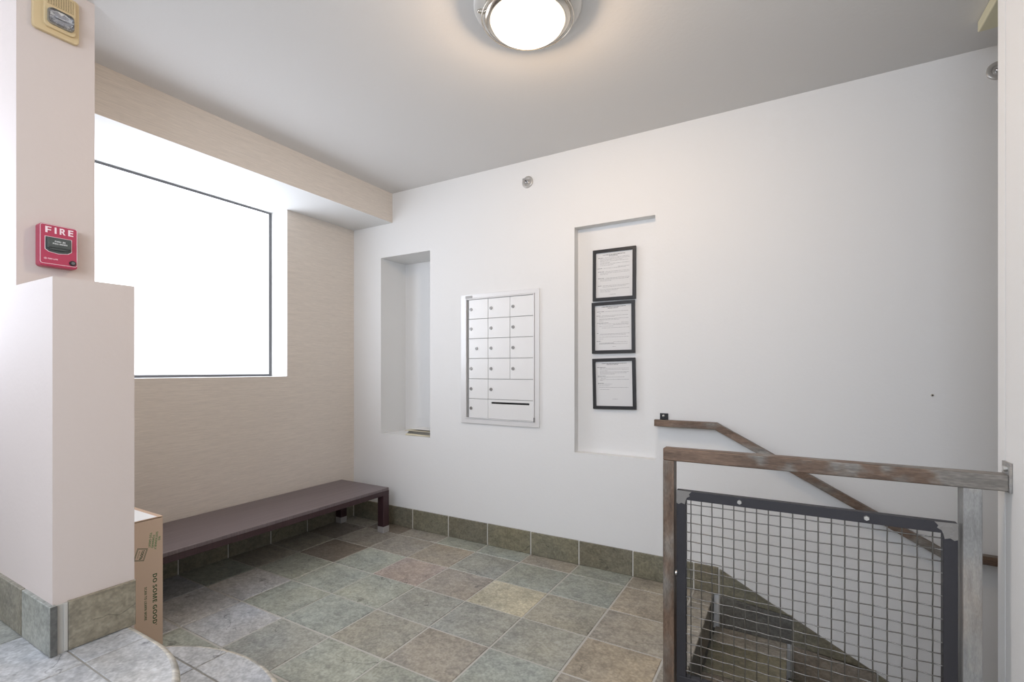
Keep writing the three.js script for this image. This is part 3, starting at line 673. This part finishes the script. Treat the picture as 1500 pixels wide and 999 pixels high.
{
  const X = -2.254, zA = -0.606, zB = -0.731, y0 = 2.374, y1 = 2.530;
  const t = thing('alarm_strobe', 'yellowed cream horn strobe with a clear lens near the ceiling', 'alarm strobe', [X, y0, (zA + zB) / 2]);
  const toFace = (g, x) => { g.rotateY(Math.PI / 2); g.translate(x, 0, 0); return g; };
  mesh('base_plate', metric(toFace(extrudeShape(roundedRect(-zA, -zB, y0, y1, 0.013), 0.010, 0.003), X + 0.003)), cream, t);
  const s0 = -zA + 0.026, s1 = -zB - 0.012;
  mesh('horn_body', metric(toFace(extrudeShape(roundedRect(s0, s1, y0 + 0.017, y1 - 0.01, 0.014), 0.010, 0.003), X + 0.013)), cream, t);
  const gy0 = y0 + 0.0965, gy1 = y1 - 0.014, ga = s0 + 0.008, gb = s1 - 0.008;
  mesh('grille_recess', rbox(X + 0.0255, X + 0.0264, gy0, gy1, -gb, -ga, 0.0004, 1), std({ color: 0x6b5c40, roughness: 0.8 }), t);
  for (let y = gy0; y < gy1 - 0.001; y += 0.0048) mesh('grille_bar', rbox(X + 0.0262, X + 0.0280, y, y + 0.0024, -gb, -ga, 0.0007, 1), cream, t);
  for (let a = ga; a < gb - 0.001; a += 0.0066) mesh('grille_bar', rbox(X + 0.0262, X + 0.0278, gy0, gy1, -(a + 0.0024), -a, 0.0007, 1), cream, t);
  const sL = -zA + 0.034, sR = -zB - 0.019, yb = y0 + 0.028, yt = y0 + 0.084;
  mesh('lens_rim', metric(toFace(extrudeShape(roundedRect(sL, sR, yb, yt, 0.014), 0.006, 0.001, [roundedRect(sL + 0.004, sR - 0.004, yb + 0.004, yt - 0.004, 0.011)]), X + 0.026)), std({ color: 0x8b8578, roughness: 0.4 }), t);
  // faceted mirror reflector with the flash tube, behind the clear cover
  const cx = (sL + sR) / 2, cy = (yb + yt) / 2, pos = [], N = 10;
  for (let i = 0; i < N; i++) {
    const P = (k, r, x) => { const a = (k / N) * 2 * Math.PI; return [X + x, cy + Math.sin(a) * r * 0.024, -(cx + Math.cos(a) * r * 0.033)]; };
    const j = i % 2 ? 0.004 : 0.0;
    pos.push(...P(i, 1, 0.0285), ...P(i + 1, 1, 0.0285), ...P(i + 0.5, 0.45, 0.0265 - j), ...P(i + 0.5, 0.45, 0.0265 - j), ...P(i + 1, 1, 0.0285), ...P(i + 1.5, 0.45, 0.0265 - (0.004 - j)), X + 0.0262, cy, -cx, ...P(i + 0.5, 0.45, 0.0265 - j), ...P(i + 1.5, 0.45, 0.0265 - (0.004 - j)));
  }
  const rg = new THREE.BufferGeometry(); rg.setAttribute('position', new THREE.Float32BufferAttribute(pos, 3)); rg.computeVertexNormals();
  mesh('reflector', metric(rg), chrome, t);
  mesh('reflector_backing', metric(toFace(extrudeShape(roundedRect(sL + 0.004, sR - 0.004, yb + 0.004, yt - 0.004, 0.011), 0.0005), X + 0.0264)), std({ color: 0xb6b6ba, roughness: 0.25, metalness: 0.9 }), t);
  mesh('flash_tube', rotated(new THREE.CylinderGeometry(0.0025, 0.0025, 0.034, 12), [Math.PI / 2, 0, 0], [X + 0.0325, cy, -cx]), std({ color: 0xe8e8ea, roughness: 0.15 }), t);
  const cover = extrudeShape(roundedRect(sL + 0.003, sR - 0.003, yb + 0.003, yt - 0.003, 0.011), 0.010, 0.004); toFace(cover, X + 0.030);
  mesh('clear_cover', metric(cover), new THREE.MeshPhysicalMaterial({ color: 0xffffff, transmission: 1, thickness: 0.004, roughness: 0.04, ior: 1.45 }), t);
}

// ---------------------------------------------------------------- ceiling lamp
{
  const cx = -0.856, cz = -1.60, y = CEIL;
  const t = thing('ceiling_lamp', 'round nickel ceiling lamp with a glowing white glass bowl', 'ceiling lamp', [cx, y, cz]);
  const lathe = (pts) => { const g = new THREE.LatheGeometry(pts.map((p) => new THREE.Vector2(...p)), 72); g.translate(cx, y, cz); return g; };
  mesh('mounting_plate', lathe([[0.12, 0], [0.202, 0], [0.203, -0.004], [0.199, -0.009], [0.185, -0.012], [0.12, -0.013]]), std({ color: 0xe4e1db, roughness: 0.35 }), t);
  mesh('housing', lathe([[0.158, -0.011], [0.163, -0.016], [0.163, -0.046], [0.159, -0.054], [0.148, -0.060], [0.140, -0.060], [0.136, -0.054]]), nickel, t);
  const bowl = [[0.139, -0.054]]; for (let i = 0; i <= 14; i++) { const a = i / 14 * Math.PI / 2; bowl.push([0.138 * Math.cos(a), -0.058 - 0.050 * Math.sin(a)]); } bowl[bowl.length - 1][0] = 0.0001;
  mesh('lamp_bowl', lathe(bowl), lampGlow, t);
  const wire = new THREE.TorusGeometry(0.172, 0.0028, 10, 96); wire.rotateX(Math.PI / 2); wire.translate(cx, y - 0.050, cz);
  mesh('guard_ring', wire, nickel, t);
  for (const a of [-9.5, 78.6, 270.7]) {
    const r = (a + 150) * Math.PI / 180, ux = Math.cos(r), uz = Math.sin(r);
    const k = new THREE.CylinderGeometry(0.009, 0.009, 0.022, 20); k.rotateZ(Math.PI / 2); k.rotateY(-r); k.translate(cx + ux * 0.170, y - 0.040, cz + uz * 0.170);
    const m = mesh('thumb_screw', k, nickel, t);
    const s = new THREE.SphereGeometry(0.0065, 16, 12); s.translate(cx + ux * 0.184, y - 0.040, cz + uz * 0.184);
    mesh('screw_tip', s, nickel, m);
  }
  const l = new THREE.PointLight(0xffddb8, LAMP_LIGHT, 0, 2);
  l.position.set(cx, y - 0.074, cz); l.castShadow = true; l.shadow.radius = 4; scene.add(l);
}
// ---------------------------------------------------------------- sprinklers, fixture by the right wall
function sprinkler(x, y, label) {
  const t = thing('sprinkler_head', label, 'sprinkler', [x, y, ZB], 'sidewall sprinklers on the back wall');
  const lathe = (pts, n = 40) => { const g = new THREE.LatheGeometry(pts.map((p) => new THREE.Vector2(...p)), n); g.rotateX(Math.PI / 2); g.translate(x, y, ZB); return g; };
  mesh('escutcheon', lathe([[0.038, 0.0], [0.039, 0.003], [0.036, 0.007], [0.026, 0.009], [0.021, 0.006], [0.019, 0.003], [0.001, 0.003]]), std({ color: 0xb9b7b2, roughness: 0.3, metalness: 0.35 }), t);
  mesh('body', lathe([[0.013, 0.003], [0.013, 0.018], [0.010, 0.022], [0.0001, 0.022]]), chrome, t);
  for (const s of [-1, 1]) mesh('frame_arm', tube([[x + s * 0.010, y, ZB + 0.018], [x + s * 0.013, y, ZB + 0.032], [x + s * 0.004, y, ZB + 0.046]], 0.0025, 12, 8), chrome, t);
  mesh('glass_bulb', rotated(new THREE.CylinderGeometry(0.003, 0.003, 0.022, 12), [Math.PI / 2, 0, 0], [x, y, ZB + 0.033]), std({ color: 0x2a1512, roughness: 0.2 }), t);
  mesh('deflector', rbox(x - 0.013, x + 0.013, y - 0.004, y + 0.010, ZB + 0.045, ZB + 0.0475, 0.001, 1), chrome, t);
}
sprinkler(-1.486, 2.423, 'small round chrome sprinkler on the back wall above the mailboxes');
sprinkler(0.757, 2.457, 'chrome sprinkler half hidden behind the edge of the right wall');
{
  const x0 = 0.637, x1 = 0.745, z0 = -2.55, z1 = -1.98;
  const t = thing('ceiling_fixture', 'unlit cream ceiling fixture half hidden by the right wall', 'light fixture', [(x0 + x1) / 2, CEIL, (z0 + z1) / 2]);
  const p = [[x0, -z1], [x1, -z1]]; for (let i = 0; i <= 8; i++) { const a = i / 8 * Math.PI / 2; p.push([x1 - 0.07 + 0.07 * Math.cos(a), -z0 - 0.07 + 0.07 * Math.sin(a)]); } p.push([x0, -z0]);
  const g = extrudeShape(p, 0.036, 0.004); g.rotateX(-Math.PI / 2); g.translate(0, CEIL - 0.041, 0);
  mesh('cover', metric(g), creamLight, t);
  mesh('mounting_pan', box(x0 + 0.006, x1 - 0.02, CEIL - 0.003, CEIL, z0 + 0.006, z1 - 0.006), std({ color: 0x9a927c, roughness: 0.6 }), t);
}
{
  const t = thing('wall_anchor', 'tiny screw anchor left in the back wall over the stair', 'wall anchor', [0.545, 1.085, ZB]);
  mesh('socket', rotated(new THREE.CylinderGeometry(0.0055, 0.006, 0.003, 14), [Math.PI / 2, 0, 0], [0.545, 1.085, ZB + 0.0012]), std({ color: 0xb8b2a4, roughness: 0.6 }), t);
  mesh('hole', rotated(new THREE.CylinderGeometry(0.003, 0.003, 0.001, 12), [Math.PI / 2, 0, 0], [0.545, 1.085, ZB + 0.003]), black, t);
}
// ---------------------------------------------------------------- handrail on the back wall
{
  const z0 = ZB + 0.024, z1 = ZB + 0.060, h = 0.036, slope = -0.547;
  const t = thing('handrail', 'rusty square steel handrail sloping down the back wall', 'handrail', [-0.655, 0.9, ZB]);
  const lean = h * Math.hypot(1, slope), xa = -0.335, ya = 0.920, xb = 0.575, yb = ya + slope * (xb - xa), dx = -(lean - h) / -slope;
  // upper and lower edge meet on the mitre lines
  const lo1 = xa - (lean - h) / -slope * 1, up = [[-0.657, ya], [xa, ya], [xb, yb], [1.0, yb]];
  const low = [[1.0, yb - h], [xb - (lean - h) / -slope, yb - h], [lo1, ya - h], [-0.657, ya - h]];
  const g = extrudeShape([...low.reverse(), ...up.slice().reverse()], z1 - z0 - 0.004, 0.002); g.translate(0, 0, z0 + 0.002);
  mesh('rail_bar', metric(g), rust, t);
  const br = mesh('bracket', joined([rbox(-0.637, -0.592, 0.912, 0.953, ZB, ZB + 0.006, 0.001, 1), rbox(-0.634, -0.596, 0.914, 0.920, ZB + 0.004, ZB + 0.045, 0.001, 1)]), std({ color: 0x2c2c2d, roughness: 0.5, metalness: 0.3 }), t);
  mesh('screw', rotated(new THREE.SphereGeometry(0.0078, 16, 10), [0, 0, 0], [-0.617, 0.938, ZB + 0.006]), zinc, br);
  mesh('bracket', joined([rbox(0.80, 0.845, 0.41, 0.452, ZB, ZB + 0.006, 0.001, 1), rbox(0.803, 0.842, 0.418, 0.424, ZB + 0.004, ZB + 0.045, 0.001, 1)]), blackSteel, t);
}
// ---------------------------------------------------------------- guard rail with the woven wire panel
{
  const zf = -1.80, zb = -1.848, t = thing('guardrail', 'steel tube guardrail with a woven wire panel beside the stair', 'railing', [0.05, 0, zf - 0.024]);
  const yT = 0.913, yB = 0.868;
  mesh('top_rail', metric(rbox(-0.403, XR - 0.006, yB, yT, zb, zf, 0.004, 2), 0.42), railSteel, t);
  mesh('post', rbox(-0.403, -0.3635, 0.0, yB + 0.001, zb, zf, 0.003, 2, 0, 0, true), rust, t).userData.label = 'rusty end post';
  mesh('post', rbox(0.419, 0.460, 0.0, yB + 0.001, zb - 0.006, zf, 0.003, 2, 0, 0, true), steel, t).userData.label = 'bare grey post';
  const pl = mesh('wall_plate', rbox(XR - 0.007, XR - 0.0005, yB - 0.003, yT + 0.033, zb - 0.004, zf + 0.003, 0.001, 1), steel, t);
  mesh('bolt', rotated(new THREE.CylinderGeometry(0.008, 0.008, 0.008, 6), [0, 0, Math.PI / 2], [XR - 0.011, yT + 0.016, (zf + zb) / 2 + 0.008]), zinc, pl);
  // the panel: flat bars, welded corners, bolts, crimped wires
  const p = partGroup('mesh_panel', t), z1 = -1.812, z0 = -1.838, xa = -0.3575, xb = 0.4115, yt = 0.763, yb = 0.06, w = 0.0325;
  mesh('panel_bar', rbox(xa, xb, yt - w, yt, z0, z1, 0.0015, 1), blackSteel, p);
  mesh('panel_bar', rbox(xa, xb, yb, yb + w, z0, z1, 0.0015, 1), blackSteel, p);
  mesh('panel_bar', rbox(xa, xa + w, yb + w, yt - w, z0, z1, 0.0015, 1), blackSteel, p);
  mesh('panel_bar', rbox(xb - w, xb, yb + w, yt - w, z0, z1, 0.0015, 1), blackSteel, p);
  const patch = (x, s) => {                                            // ground weld: an uneven bare patch over the corner
    const o = [[0, 0], [0.052, -0.001], [0.043, -0.011], [0.046, -0.018], [0.036, -0.024], [0.0325, -0.033], [0.029, -0.048], [0.017, -0.044], [0.008, -0.050], [0, -0.046]].map(([a, b]) => [x + s * a, yt + b]);
    const g = extrudeShape(s > 0 ? o.reverse() : o, 0.0008, 0); g.translate(0, 0, z1 - 0.0002); return metric(g);
  };
  mesh('weld_patch', patch(xa, 1), weldSteel, p); mesh('weld_patch', patch(xb, -1), weldSteel, p);
  for (const [x, y] of [[-0.150, 0.747], [0.201, 0.747]]) {
    const g = new THREE.CylinderGeometry(0.0072, 0.0082, 0.006, 6); g.rotateX(Math.PI / 2); g.translate(x, y, z1 + 0.003); mesh('bolt', g, zinc, p);
  }
  { const g = new THREE.CylinderGeometry(0.009, 0.009, 0.005, 6); g.rotateZ(Math.PI / 2); g.translate(xa + 0.0005, 0.465, z1 + 0.004); mesh('bolt', g, zinc, p); }
  const pitch = 0.0351, amp = 0.0017, r = 0.0019, zc = (z0 + z1) / 2 + 0.004;
  const wire = (n, at) => {                                            // a square-section-free round wire, crimped at each crossing
    const pts = []; for (let i = 0; i <= n; i++) pts.push(at(i / n));
    return new THREE.TubeGeometry(new THREE.CatmullRomCurve3(pts), n, r, 6, false);
  };
  const ys = [], xs = []; for (let y = yt - w - 0.0165; y > yb + w; y -= 0.0334) ys.push(y); for (let x = xa + 0.0485; x < xb - w; x += pitch) xs.push(x);
  xs.forEach((x, i) => mesh('wire', wire(ys.length * 4, (f) => { const y = yb + w - 0.012 + f * (yt - yb - 2 * w + 0.024); return new THREE.Vector3(x, y, zc + amp * Math.cos(Math.PI * ((yt - w - 0.0165 - y) / 0.0334 + i))); }), wireMetal, p));
  ys.forEach((y, j) => mesh('wire', wire(xs.length * 4, (f) => { const x = xa + w - 0.012 + f * (xb - xa - 2 * w + 0.024); return new THREE.Vector3(x, y, zc - amp * Math.cos(Math.PI * ((x - xa - 0.0485) / pitch + j))); }), wireMetal, p));
}

scene.traverse((o) => { delete o.userData.origin; });
renderer.render(scene, camera);
